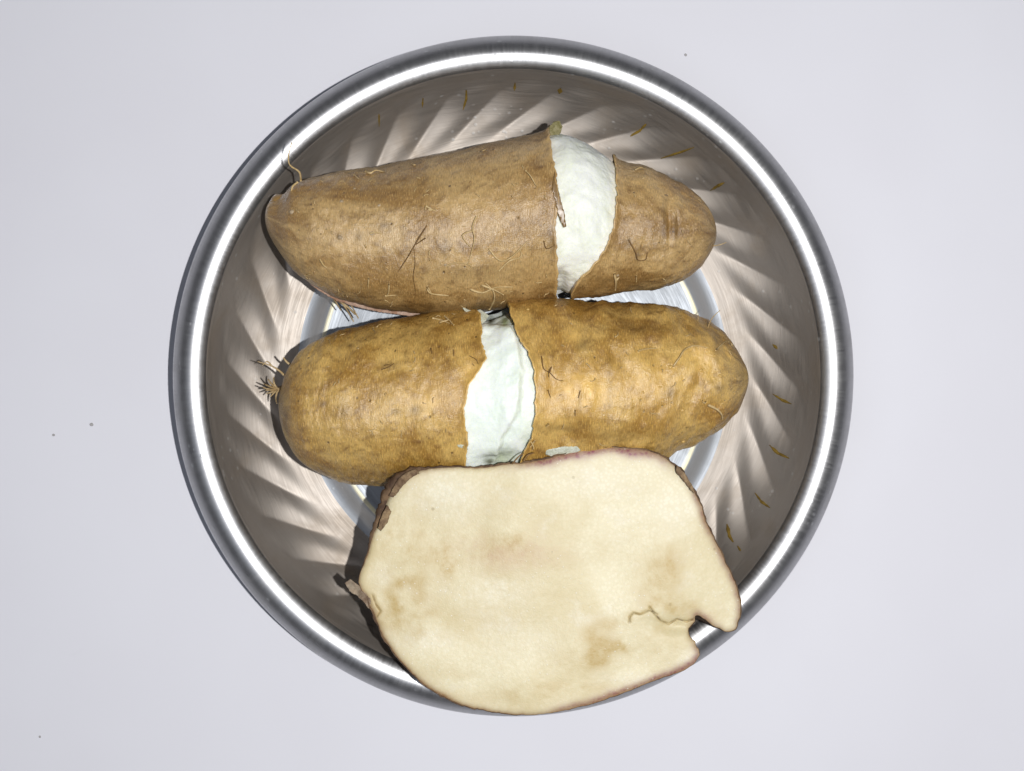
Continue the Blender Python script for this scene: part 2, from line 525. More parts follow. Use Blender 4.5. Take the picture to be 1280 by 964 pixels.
def tube(name, pts, r0, r1, mat, parent, m=5):
    pts = [Vector(p) for p in pts]
    # smooth subdivide
    ps = []
    for i in range(len(pts) - 1):
        a, b, c, d = pts[max(i-1, 0)], pts[i], pts[i+1], pts[min(i+2, len(pts)-1)]
        for k in range(4):
            t = k/4
            ps.append(.5*((2*b) + (c-a)*t + (2*a-5*b+4*c-d)*t*t + (3*b-a-3*c+d)*t**3))
    ps.append(pts[-1])
    vs = []
    up = Vector((0, 0, 1))
    for i, p in enumerate(ps):
        dr = (ps[min(i+1, len(ps)-1)] - ps[max(i-1, 0)]).normalized()
        sx = dr.cross(up)
        if sx.length < 1e-6: sx = Vector((1, 0, 0))
        sx.normalize(); sy = sx.cross(dr)
        r = r0 + (r1 - r0) * i/(len(ps)-1)
        r *= 1 + .25*mn.noise(Vector((i*.9, p.x*900, p.y*900)))
        for j in range(m):
            a = 2*PI*j/m
            vs.append(p + sx*math.cos(a)*r + sy*math.sin(a)*r)
    fs = grid_faces(len(ps), m, True)
    fs.append(tuple(reversed(range(m)))); fs.append(tuple((len(ps)-1)*m + j for j in range(m)))
    return vs, fs

def tubes(name, lines, mat, parent):
    V, F = [], []
    for pts, r0, r1 in lines:
        v, f = tube(name, pts, r0, r1, mat, parent)
        F += [tuple(q + len(V) for q in g) for g in f]; V += v
    return mesh_obj(name, V, F, mat, parent)

def rootlet(T, parent, strands, mat=M_ROOT, r=.00022, lift=.0011):
    """strands: polylines in the photograph's pixels lying on the tuber"""
    L = []
    for st in strands:
        pts = []
        for k, (x, y) in enumerate(st):
            v = T.find(x, y, .0006)[2]
            h = lift * math.sin(PI * (k + .6) / (len(st) + .2)) + .00012
            pts.append(v + Vector((random.uniform(-1, 1)*.0003, random.uniform(-1, 1)*.0003, h)))
        q = .8 if mat is M_ROOTD else 1.35
        L.append((pts, r*q, r*q*.45))
    return tubes('rootlet', L, mat, parent)

def wart(T, parent, px, py, r, mat):
    v = T.find(px, py, .0006)[2]
    vs, fs = [], []
    for i in range(5):
        a = i/4 * PI/2
        for j in range(9):
            b = 2*PI*j/9
            q = r * (1 + .3*mn.noise(Vector((px, j*.8, i))))
            vs.append(v + Vector((q*math.cos(a)*math.cos(b), q*.8*math.cos(a)*math.sin(b), q*.7*math.sin(a) - .0001)))
    return mesh_obj('root_scar', vs, grid_faces(5, 9, True), mat, parent)

def patch(name, outline, zfun, mat, parent, thick=.0006, step=3.0, bulge=None, attrs=None):
    """a thin solid sheet with the given outline (photo pixels) at heights zfun(x, y)"""
    o2 = []
    for i, p in enumerate(outline):
        q = outline[(i+1) % len(outline)]; m = max(1, int(math.hypot(q[0]-p[0], q[1]-p[1]) / 1.8))
        for k in range(m):
            x, y = p[0] + (q[0]-p[0])*k/m, p[1] + (q[1]-p[1])*k/m
            o2.append(Vector((x + 1.0*mn.noise(Vector((x*.35, y*.35, 2))), y + 1.0*mn.noise(Vector((x*.35, y*.35, 8))))))
    n0 = len(o2)
    xs = [p.x for p in o2]; ys = [p.y for p in o2]
    pts = list(o2)
    y = min(ys)
    while y < max(ys):
        x = min(xs)
        while x < max(xs):
            pts.append(Vector((x + random.uniform(-.3, .3)*step, y + random.uniform(-.3, .3)*step)))
            x += step
        y += step
    edges = [(i, (i+1) % n0) for i in range(n0)]
    v, e, f, *_ = delaunay_2d_cdt(pts, edges, [], 1, 1e-4)
    vs = [unproj(p.x, p.y, zfun(p.x, p.y)) for p in v]
    N = len(vs)
    vs2 = vs + [(p[0], p[1], p[2] - thick) for p in vs]
    fs = []
    from collections import Counter
    cnt = Counter()
    for t in f:
        a, b, c = [v[i] for i in t[:3]]
        if (b-a).cross(c-a) > 0: t = tuple(reversed(t))       # image y points down
        fs.append(tuple(t)); fs.append(tuple(q + N for q in reversed(t)))
        for i in range(len(t)): cnt[(t[i], t[(i+1) % len(t)])] += 1
    for (a, b) in list(cnt):
        if (b, a) not in cnt: fs.append((b, a, a+N, b+N))
    at = {k: [fn(p.x, p.y) for p in v]*2 for k, fn in (attrs or {}).items()}
    return mesh_obj(name, vs2, fs, mat, parent, attrs=at)

# ---- upper yam
T1 = Tuber(
    top=[(334, 272), (337, 257), (345, 250), (358, 243), (370, 232), (385, 227), (420, 219), (460, 213), (500, 206), (560, 194),
         (620, 181), (685, 168), (705, 166), (725, 175), (750, 191), (771, 204), (800, 210), (830, 222), (860, 238), (880, 256), (890, 274), (893, 292)],
    bot=[(334, 272), (338, 292), (350, 313), (368, 336), (390, 353), (420, 369), (460, 381), (500, 388), (550, 391), (600, 387),
         (650, 380), (695, 372), (720, 369), (760, 366), (800, 361), (840, 351), (865, 338), (880, 325), (889, 310), (893, 292)],
    zc=[(334, .034), (450, .0325), (600, .0315), (760, .0310), (893, .0320)], kz=.94, seed=2.3, lump=.9)
T1.dents = [(830, 285, 2.5, 22, -.0007), (840, 287, 2.5, 12, -.0006), (797, 318, 3, 10, -.0004), (350, 262, 9, 14, -.0012), (520, 300, 30, 10, -.0003), (845, 285, 9, 16, -.0006), (828, 275, 5, 18, -.0006), (600, 340, 40, 14, .0004)]
yam1 = thing('boiled_yam', unproj(640, 280, .006),
             'upper tan boiled yam, split right of its middle by a wide white crack', 'yam', 'boiled yams with split skins')
cutL1 = T1.cut([(686, 150), (686, 168), (691, 195), (695, 222), (698, 248), (697, 262), (694, 275), (694, 290), (696, 310), (697, 340), (696, 365), (695, 400)])
cutR1 = T1.cut([(764, 180), (768, 204), (771, 222), (771, 248), (768, 276), (762, 295), (751, 318), (734, 337), (721, 351), (716, 362), (712, 390)])
def relief1(x, q, th):
    d = -.0010
    d += .0019 * math.exp(-((x - 735)/26)**2) * max(math.sin(th), 0)
    e = 768 - (q[1]-204)*.02
    if q[1] > 325: d -= .0016 * sm(325, 360, q[1]) * sm(712, 700, x)
    return d
flesh_core(T1, yam1, M_FLESH1, 668, 790, cutL1, cutR1, relief1,
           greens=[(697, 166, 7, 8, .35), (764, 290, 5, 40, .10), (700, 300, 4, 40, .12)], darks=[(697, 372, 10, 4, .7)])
skin_piece(T1, 'skin', yam1, M_SKIN1, 334, cutL1, -1,
           pale=[(430, 310, 40, 35, .20), (600, 270, 60, 26, .22), (660, 258, 20, 20, .3), (395, 262, 20, 20, .12)],
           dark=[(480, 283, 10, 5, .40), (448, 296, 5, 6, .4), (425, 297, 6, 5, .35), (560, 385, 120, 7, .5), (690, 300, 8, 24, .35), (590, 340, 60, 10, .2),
                 (556, 310, 4, 14, .35), (345, 300, 8, 30, .25), (505, 225, 60, 18, .14), (470, 370, 40, 8, .25), (358, 246, 6, 5, .3)])
skin_piece(T1, 'skin', yam1, M_SKIN1, 893, cutR1, +1, ns=130,
           pale=[(790, 275, 14, 24, .16), (815, 245, 25, 20, .12)],
           dark=[(830, 280, 3, 26, .35), (845, 285, 4, 16, .30), (780, 352, 40, 8, .25), (797, 320, 3, 10, .5), (786, 305, 4, 6, .45), (885, 305, 8, 20, .25)])
def on(T, lift=.0010):
    cache = {}
    def z(x, y):
        return T.find(x, y, lift)[2].z
    return z
# torn tongue of skin left of the crack, and the olive scrap at the crack's top
patch('skin_flap', [(693, 214), (697, 232), (701, 250), (706, 268), (708, 284), (705, 285), (701, 277), (697, 266), (694, 250), (690, 236)], on(T1, .0016), M_SKIN1, yam1, .0005, 2.5,
      attrs={'pale': lambda x, y: .0, 'dark': lambda x, y: .35})
patch('skin_scrap', [(687, 158), (692, 152), (699, 151), (703, 158), (701, 166), (695, 173), (689, 171), (685, 165)],
      lambda x, y: .038 + .0009*mn.noise(Vector((x*.2, y*.2, 0))), mat_rough('olive_scrap', (.17, .15, .05), (.28, .25, .13), 500, .5, .0003), yam1, .0006, 2.0)
# the peeled edge seen under the left half
def strip_z(x, y): return .030 + .0005*mn.noise(Vector((x*.1, y*.1, 4)))
up_ = [(378, 343), (400, 358), (420, 369), (450, 378), (480, 385), (520, 391), (560, 393), (590, 389)]
dn_ = [(592, 393), (562, 398), (520, 396), (480, 391), (450, 385), (420, 376), (398, 363), (376, 346)]
patch('peeled_skin_edge', up_ + dn_, strip_z, mat_rough('pink_peel', (.50, .36, .28), (.33, .18, .11), 260, .6, .0004), yam1, .0009, 3.0)

for st, mt, r in (
    ([[(533, 283), (523, 302), (512, 320), (497, 340)], [(532, 298), (520, 306)]], M_ROOTD, .00030),
    ([[(518, 312), (519, 330), (518, 345), (519, 362), (518, 378)]], M_ROOTD, .00012),
    ([[(597, 271), (592, 285), (594, 300), (584, 330)], [(592, 290), (578, 296), (588, 309)]], M_ROOT, .00022),
    ([[(557, 333), (570, 328), (584, 330), (590, 334)]], M_ROOT, .00016),
    ([[(612, 312), (622, 325), (632, 326), (645, 318), (658, 302)], [(624, 340), (636, 327), (652, 322), (650, 312)]], M_ROOT, .00024),
    ([[(588, 362), (603, 366), (620, 360), (640, 359)], [(612, 392), (619, 376), (616, 364), (606, 354)], [(601, 357), (618, 362), (630, 368)]], M_ROOT, .00028),
    ([[(656, 215), (664, 221), (670, 232)]], M_ROOT, .00020),
    ([[(680, 302), (683, 311), (693, 306)]], M_ROOTD, .00022),
    ([[(533, 258), (541, 264), (545, 263)], [(536, 264), (541, 264)]], M_ROOT, .00026),
    ([[(464, 291), (470, 292), (477, 292)]], M_ROOT, .00024),
    ([[(401, 324), (404, 331), (408, 334)]], M_ROOT, .00024),
    ([[(462, 347), (461, 358)]], M_ROOT, .00020),
    ([[(533, 362), (540, 367), (560, 369)], [(535, 358), (541, 368)]], M_ROOT, .00028),
    ([[(487, 355), (485, 366), (483, 372)], [(482, 371), (496, 370)]], M_ROOT, .00020),
    ([[(458, 214), (463, 217), (470, 214), (480, 215)]], M_ROOT, .00030),
    ([[(786, 301), (794, 315), (797, 325), (806, 324), (808, 316)]], M_ROOTD, .00028),
    ([[(768, 343), (770, 352), (770, 363)], [(769, 351), (774, 348)]], M_ROOT, .00034),
    ([[(796, 345), (795, 354)]], M_ROOT, .00018),
    ([[(792, 214), (800, 210), (806, 214)]], M_ROOT, .00020),
):
    rootlet(T1, yam1, st, mt, r)
for (x, y, r) in ((443, 236, .0007), (427, 252, .0008), (474, 257, .0007), (425, 297, .0010), (465, 292, .0010), (365, 265, .0012),
                  (393, 340, .0006), (557, 331, .0007), (612, 316, .0010), (588, 228, .0006), (651, 352, .0006), (786, 300, .0008), (772, 344, .0007)):
    wart(T1, yam1, x, y, r * .8, M_SKIN1 if r < .0007 else M_PEEL)
def free(points): return [unproj(*p) for p in points]
tubes('rootlet', [(free([(376, 226, .042), (374, 215, .046), (362, 206, .049), (361, 192, .051), (365, 178, .052)]), .00035, .00016),
                  (free([(372, 228, .042), (366, 233, .043), (364, 240, .042)]), .0004, .0003)], M_ROOT, yam1)
tubes('rootlet', [(free([(889, 308, .034), (900, 306, .036), (908, 303, .036)]), .00018, .0001)], M_ROOT, yam1)
tubes('root_tuft', [(free([(414, 366, .030), (424, 376, .026), (436, 385, .024), (444, 393, .022)]), .0007, .0003),
                    (free([(414, 368, .030), (428, 374, .028), (440, 379, .027)]), .0005, .0002),
                    (free([(418, 370, .028), (430, 382, .025), (442, 402, .020)]), .0005, .0002),
                    (free([(422, 372, .028), (436, 378, .026), (448, 398, .022)]), .0004, .0002),
                    (free([(412, 365, .031), (420, 378, .026), (426, 388, .022)]), .0004, .0002)], M_TUFT, yam1)

def hairs(T, parent, n, seed, mats):
    rnd = random.Random(seed); V, F = [], []
    for k in range(n):
        x = T.x0 + (T.x1 - T.x0) * rnd.uniform(.04, .97); p = T.ph(x); a, b = T.ft(p), T.fb(p)
        y = a + (b - a) * (rnd.choice((.02, .98)) if k % 3 == 0 else rnd.uniform(.05, .95))
        if T.bare(x, y): continue
        ang = rnd.uniform(0, 2*PI); L = rnd.uniform(3, 9); pts = []
        for q in range(4):
            v = T.find(min(max(x, T.x0+4), T.x1-4), min(max(y, T.ft(T.ph(x))+1), T.fb(T.ph(x))-1), .0007)[2]
            pts.append(v + Vector((0, 0, .0003 + .0004*math.sin(PI*q/3))))
            ang += rnd.uniform(-.8, .8); x += L/3*math.cos(ang); y += L/3*math.sin(ang)
        v, f = tube('h', pts, rnd.uniform(.00014, .00026), .00008, None, None, 4)
        F += [tuple(q + len(V) for q in g) for g in f]; V += v
    return tag(mesh_obj('root_hairs', V, F, mats, parent), kind='stuff')
T1.bare = lambda x, y: 684 < x < 776
hairs(T1, yam1, 70, 5, M_ROOT)
vs = []
for i in range(9):
    a = PI * i / 8
    for j in range(16):
        b = 2*PI*j/16
        q = 1 + .25*mn.noise(Vector((math.cos(b)*1.5, math.sin(b)*1.5, a)))
        c = unproj(351, 256, .0335)
        vs.append((c[0] + .0040*q*math.sin(a)*math.cos(b), c[1] + .0036*q*math.sin(a)*math.sin(b), c[2] + .0034*q*math.cos(a)))
nv = len(vs)
mesh_obj('stem_stub', vs, grid_faces(9, 16, True), M_SKIN1, yam1)

# ---- middle yam
T2 = Tuber(
    top=[(351, 505), (354, 485), (362, 462), (375, 443), (395, 428), (420, 417), (450, 409), (490, 402), (520, 397), (550, 391),
         (580, 386), (606, 388), (636, 380), (660, 377), (700, 378), (740, 381), (762, 380), (790, 381), (820, 385), (850, 390), (880, 402),
         (900, 416), (918, 434), (928, 452), (933, 473)],
    bot=[(351, 505), (353, 526), (362, 551), (378, 574), (400, 590), (430, 600), (460, 604), (490, 606), (520, 605), (560, 603), (600, 600),
         (660, 597), (720, 592), (780, 582), (831, 569), (865, 556), (890, 544), (904, 533), (919, 514), (929, 492), (933, 473)],
    zc=[(351, .0335), (500, .0315), (640, .0310), (933, .0330)], kz=.93, seed=8.7, lump=1.7)
T2.dents = [(770, 395, 16, 10, -.0014), (800, 412, 46, 7, -.0010), (762, 450, 6, 50, -.0004), (850, 395, 26, 10, .0012), (905, 470, 10, 40, -.0007),
            (870, 450, 26, 24, .0005), (640, 600, 20, 20, 0), (720, 395, 34, 16, .0007), (700, 540, 70, 12, -.0007), (365, 520, 12, 40, .0)]
yam2 = thing('boiled_yam', unproj(640, 500, .006),
             'golden brown boiled yam across the middle of the bowl, with a narrow white crack', 'yam', 'boiled yams with split skins')
cutL2 = T2.cut([(580, 370), (584, 386), (597, 396), (602, 408), (603, 430), (607, 448), (602, 460), (589, 478), (582, 498), (580, 520), (584, 545), (583, 580), (584, 620)])
cutR2 = T2.cut([(632, 365), (634, 381), (644, 410), (651, 428), (660, 443), (667, 464), (669, 485), (669, 507), (665, 540), (657, 559), (651, 576), (646, 610)])
LEDGE = pchip([380, 405, 428, 461, 492, 516, 540, 568, 600], [636, 640, 648, 653, 651, 648, 633, 624, 620])
def relief2(x, q, th):
    if math.sin(th) < -.1: return -.001
    e = q[0] - LEDGE(q[1]) + 2.5*mn.noise(Vector((q[1]*.09, 2, 0))) + 1.5*mn.noise(Vector((q[0]*.25, q[1]*.25, 6)))
    d = -.0016 + .0019 * (1 - sm(-5, 4, e)) * sm(396, 412, q[1])
    d -= .0022 * (1 - sm(392, 404, q[1])) * sm(596, 604, q[0])
    d -= .0022 * math.exp(-((q[0]-615)/16)**2 - ((q[1]-577)/6)**2)
    return d
flesh_core(T2, yam2, M_FLESH2, 566, 690, cutL2, cutR2, relief2,
           greens=[(632, 402, 7, 7, .95), (628, 572, 18, 9, .75), (664, 460, 4, 30, .22), (660, 555, 6, 14, .30), (650, 490, 2.5, 40, .20)],
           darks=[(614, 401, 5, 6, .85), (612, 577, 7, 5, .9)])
skin_piece(T2, 'skin', yam2, M_SKIN2, 351, cutL2, -1,
           pale=[(545, 495, 56, 24, .35), (590, 470, 16, 22, .4), (440, 500, 40, 20, .10), (384, 558, 5, 4, .5)],
           dark=[(485, 457, 9, 5, .5), (437, 432, 4, 3, .6), (430, 510, 7, 16, .32), (405, 505, 5, 5, .45), (518, 513, 8, 6, .5), (494, 515, 8, 4, .45),
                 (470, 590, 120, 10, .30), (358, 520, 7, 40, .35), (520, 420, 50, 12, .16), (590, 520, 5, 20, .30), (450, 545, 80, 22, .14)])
skin_piece(T2, 'skin', yam2, M_SKIN2, 933, cutR2, +1,
           pale=[(725, 488, 44, 28, .75), (715, 420, 10, 10, .5), (815, 480, 55, 34, .45), (880, 450, 26, 24, .50), (690, 500, 18, 40, .45)],
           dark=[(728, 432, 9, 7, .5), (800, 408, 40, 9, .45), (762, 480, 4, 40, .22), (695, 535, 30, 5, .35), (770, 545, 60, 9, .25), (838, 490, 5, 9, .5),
                 (900, 486, 6, 6, .6), (895, 440, 5, 30, .35), (922, 470, 8, 30, .25), (725, 495, 2.5, 14, .4), (806, 384, 40, 6, .3), (870, 404, 40, 6, .2),
                 (860, 430, 24, 8, .2)])
M_FLAKE = mat_rough('pale_flake', (.66, .68, .58), (.52, .54, .42), 400, .5, .0004)
patch('skin_flake', [(578, 384), (588, 388), (600, 387), (606, 390), (611, 395), (606, 402), (600, 408), (595, 402), (588, 394), (581, 389)],
      lambda x, y: .0405 + .0012*mn.noise(Vector((x*.12, y*.12, 7))) + .0002*(y-390), M_FLAKE, yam2, .0006, 2.0)
patch('skin_flake', [(683, 563), (695, 560), (708, 558), (722, 558), (726, 563), (712, 568), (695, 571), (682, 569)],
      lambda x, y: T2.find(x, y, .0009)[2].z + .0003*mn.noise(Vector((x*.15, y*.15, 7))), M_FLAKE, yam2, .0005, 2.0)
patch('skin_flake', [(571, 556), (578, 556), (584, 558), (585, 563), (580, 561), (573, 559)],
      lambda x, y: T2.find(x, y, .0010)[2].z, M_FLAKE, yam2, .0004, 2.0)
for st, mt, r in (
    ([[(542, 398), (552, 400), (565, 406)], [(556, 395), (563, 400), (566, 406)], [(550, 404), (560, 401)]], M_ROOT, .00024),
    ([[(587, 446), (595, 449), (598, 456)], [(590, 454), (594, 459)]], M_ROOTD, .00016),
    ([[(678, 446), (680, 460), (688, 466), (694, 473), (703, 476)], [(688, 466), (690, 458), (686, 466), (685, 472)], [(686, 488), (688, 498)]], M_ROOTD, .00022),
    ([[(840, 458), (848, 448), (856, 437), (868, 432), (885, 434)]], M_ROOT, .00022),
    ([[(798, 440), (806, 437), (820, 436)]], M_ROOT, .00020),
    ([[(885, 507), (895, 513), (901, 519), (902, 524)]], M_ROOT, .00034),
    ([[(725, 488), (722, 497)], [(719, 512), (718, 520)]], M_ROOTD, .00018),
    ([[(662, 551), (666, 558), (664, 563)], [(668, 551), (664, 560)]], M_ROOT, .00024),
    ([[(567, 437), (568, 446)], [(538, 436), (541, 442)]], M_ROOTD, .00018),
    ([[(895, 437), (905, 427), (912, 424)]], M_ROOT, .00018),
    ([[(478, 461), (486, 458), (493, 454)], [(480, 458), (488, 456)]], M_ROOTD, .00018),
):
    rootlet(T2, yam2, st, mt, r)
for (x, y, r) in ((838, 459, .0010), (853, 513, .0010), (876, 463, .0009), (798, 440, .0009), (703, 477, .0007), (900, 470, .0008),
                  (825, 484, .0007), (893, 445, .0007), (854, 552, .0008), (490, 541, .0006), (660, 387, .0007), (567, 406, .0005)):
    wart(T2, yam2, x, y, r * .8, M_SKIN2)
tubes('rootlet', [(free([(884, 412, .040), (890, 398, .044), (900, 388, .046)]), .00018, .0001),
                  (free([(872, 402, .040), (873, 394, .043)]), .00018, .0001)], M_ROOT, yam2)
random.seed(11)
lines = [(free([(366, 484, .033), (352, 487, .031), (344, 488, .031)]), .0013, .0009)]
for (x, y) in ((330, 480), (332, 488), (335, 474), (338, 496), (328, 484), (346, 504), (333, 492), (342, 472)):
    lines.append((free([(347, 487, .031), ((347+x)/2 + random.uniform(-2, 2), (487+y)/2 + random.uniform(-2, 2), .033), (x, y, .034 + random.uniform(-.003, .003))]), .0005, .0002))
lines.append((free([(362, 477, .034), (352, 466, .036), (340, 458, .037), (322, 452, .038)]), .0005, .00015))
lines.append((free([(340, 458, .037), (334, 452, .038), (328, 457, .038)]), .0003, .00012))
lines.append((free([(368, 458, .036), (360, 454, .036), (354, 447, .036)]), .0005, .0003))
tubes('root_tuft', lines, M_TUFT, yam2)

T2.bare = lambda x, y: 576 < x < 674 or (y > 560 and x > 480)
hairs(T2, yam2, 60, 9, M_ROOT)

# ------------------------------------------------------------------ cut yam half
OUT = [  # x, y, bark width outside the cut face (photo pixels)
    (497, 604, 12), (505, 597, 10), (520, 590, 7), (540, 586, 4), (570, 584, 3), (600, 585, 3), (630, 581, 4), (655, 579, 4), (680, 574, 4), (700, 569, 3), (720, 564, 3),
    (745, 560, 2.5), (770, 559, 2.5), (795, 561, 2.5), (815, 565, 3), (832, 573, 4), (846, 585, 5), (858, 600, 5), (868, 616, 4), (877, 634, 3), (882, 652, 3), (890, 668, 3),
    (899, 686, 2.5), (908, 705, 2.5), (917, 724, 2.5), (923, 742, 2.5), (926, 758, 2.5), (924, 775, 2), (919, 787, 2), (909, 790, 1.5), (899, 786, 1), (890, 781, 0), (882, 775, 0), (874, 769, 0), (868, 771, 0),
    (869, 777, 0), (863, 784, 0), (861, 793, 0), (868, 802, 0), (873, 812, 1), (872, 824, 1), (864, 832, 1.5), (850, 840, 1.5), (830, 847, 1.5), (805, 856, 1.5), (780, 866, 1.5), (750, 877, 1.5),
    (720, 885, 1.5), (690, 891, 1.5), (660, 893.5, 1.5), (630, 892, 2), (600, 887, 2), (575, 880, 3), (552, 869, 3), (530, 855, 3), (512, 838, 3), (496, 820, 3), (482, 800, 3),
    (472, 780, 3.5), (467, 765, 3.5), (462, 755, 4), (460, 748, 3), (452, 738, 2), (449, 728, 2), (451, 714, 2), (457, 700, 3), (462, 684, 4), (467, 668, 6), (474, 650, 9), (481, 634, 12), (488, 618, 13)]
def face_z(x, y):
    z = .0515 + (y - 575) / 318 * .0040
    return z
# dense outline with a little raggedness
def dense_outline():
    n0 = len(OUT); res = []
    for i in range(n0):
        p0, p1, p2, p3 = (OUT[(i+k-1) % n0] for k in range(4))
        L = math.hypot(p2[0]-p1[0], p2[1]-p1[1]); m = max(2, int(L/3))
        for k in range(m):
            t = k/m
            q = [.5*((2*p1[c]) + (p2[c]-p0[c])*t + (2*p0[c]-5*p1[c]+4*p2[c]-p3[c])*t*t + (3*p1[c]-p0[c]-3*p2[c]+p3[c])*t**3) for c in range(3)]
            s_ = .9 + 2.2*math.exp(-(((q[0]-880)/30)**2 + ((q[1]-795)/26)**2))
            q[0] += s_*mn.noise(Vector((q[0]*.15, q[1]*.15, 1.5))) + .5*mn.noise(Vector((q[0]*.5, q[1]*.5, 1.5)))
            q[1] += s_*mn.noise(Vector((q[0]*.15, q[1]*.15, 9.5))) + .5*mn.noise(Vector((q[0]*.5, q[1]*.5, 9.5)))
            res.append(q)
    return res
DO = dense_outline()
slab = thing('cut_yam_half', unproj(690, 700, .008),
             'large cut yam half, flat cream face up, covering the lower bowl rim', 'yam')
DN = np.array([(p[0], p[1]) for p in DO])
DA, DB = DN, np.roll(DN, -1, axis=0)
def edge_dist(x, y):
    p = np.array((x, y)); ab = DB - DA
    t = np.clip(((p - DA) * ab).sum(1) / np.maximum((ab*ab).sum(1), 1e-9), 0, 1)
    return float(np.min(np.hypot(*(DA + ab*t[:, None] - p).T)))
def seg_dist(x, y, line):
    b = 1e9
    for (x0, y0), (x1, y1) in zip(line[:-1], line[1:]):
        dx, dy = x1-x0, y1-y0; t = max(0, min(1, ((x-x0)*dx + (y-y0)*dy)/(dx*dx+dy*dy)))
        b = min(b, math.hypot(x - x0 - t*dx, y - y0 - t*dy))
    return b
CRACKS = [([(868, 774), (858, 777), (846, 774), (836, 780), (826, 776), (818, 767), (812, 759)], 1.4, .0013),
          ([(822, 768), (812, 763), (800, 768), (792, 766), (787, 771), (787, 777)], 1.1, .0010),
          ([(472, 770), (476, 764), (470, 756), (466, 745)], 1.2, .0008)]
BROWN = [(560, 700, 14, 16, .60), (565, 712, 7, 12, .5), (620, 690, 60, 20, .50), (640, 675, 22, 14, .4), (610, 650, 110, 60, .16), (760, 820, 90, 40, .22), (500, 700, 40, 90, .22), (700, 700, 30, 10, .22), (520, 690, 40, 20, .28), (500, 740, 40, 40, .38),
         (480, 670, 18, 20, .40), (520, 780, 50, 20, .34), (820, 730, 26, 40, .62), (838, 700, 16, 30, .42), (850, 760, 30, 14, .55), (745, 800, 18, 20, .62), (735, 830, 26, 12, .38),
         (780, 810, 26, 8, .40), (640, 870, 60, 12, .42), (560, 840, 40, 10, .30), (720, 858, 50, 8, .40), (825, 800, 40, 20, .30), (770, 780, 14, 8, .35), (480, 620, 20, 20, .12), (690, 745, 20, 8, .25),
         (900, 770, 20, 12, .25), (630, 720, 30, 8, .2), (695, 710, 6, 4, .3), (600, 770, 90, 30, .14)]
PALE = [(560, 620, 40, 22, .55), (480, 720, 14, 16, .5), (620, 740, 46, 30, .40), (530, 800, 40, 14, .45), (840, 640, 30, 30, .35), (860, 820, 20, 10, .3), (650, 800, 60, 30, .25), (740, 600, 60, 20, .3), (780, 850, 30, 8, .4)]
ys_ = []
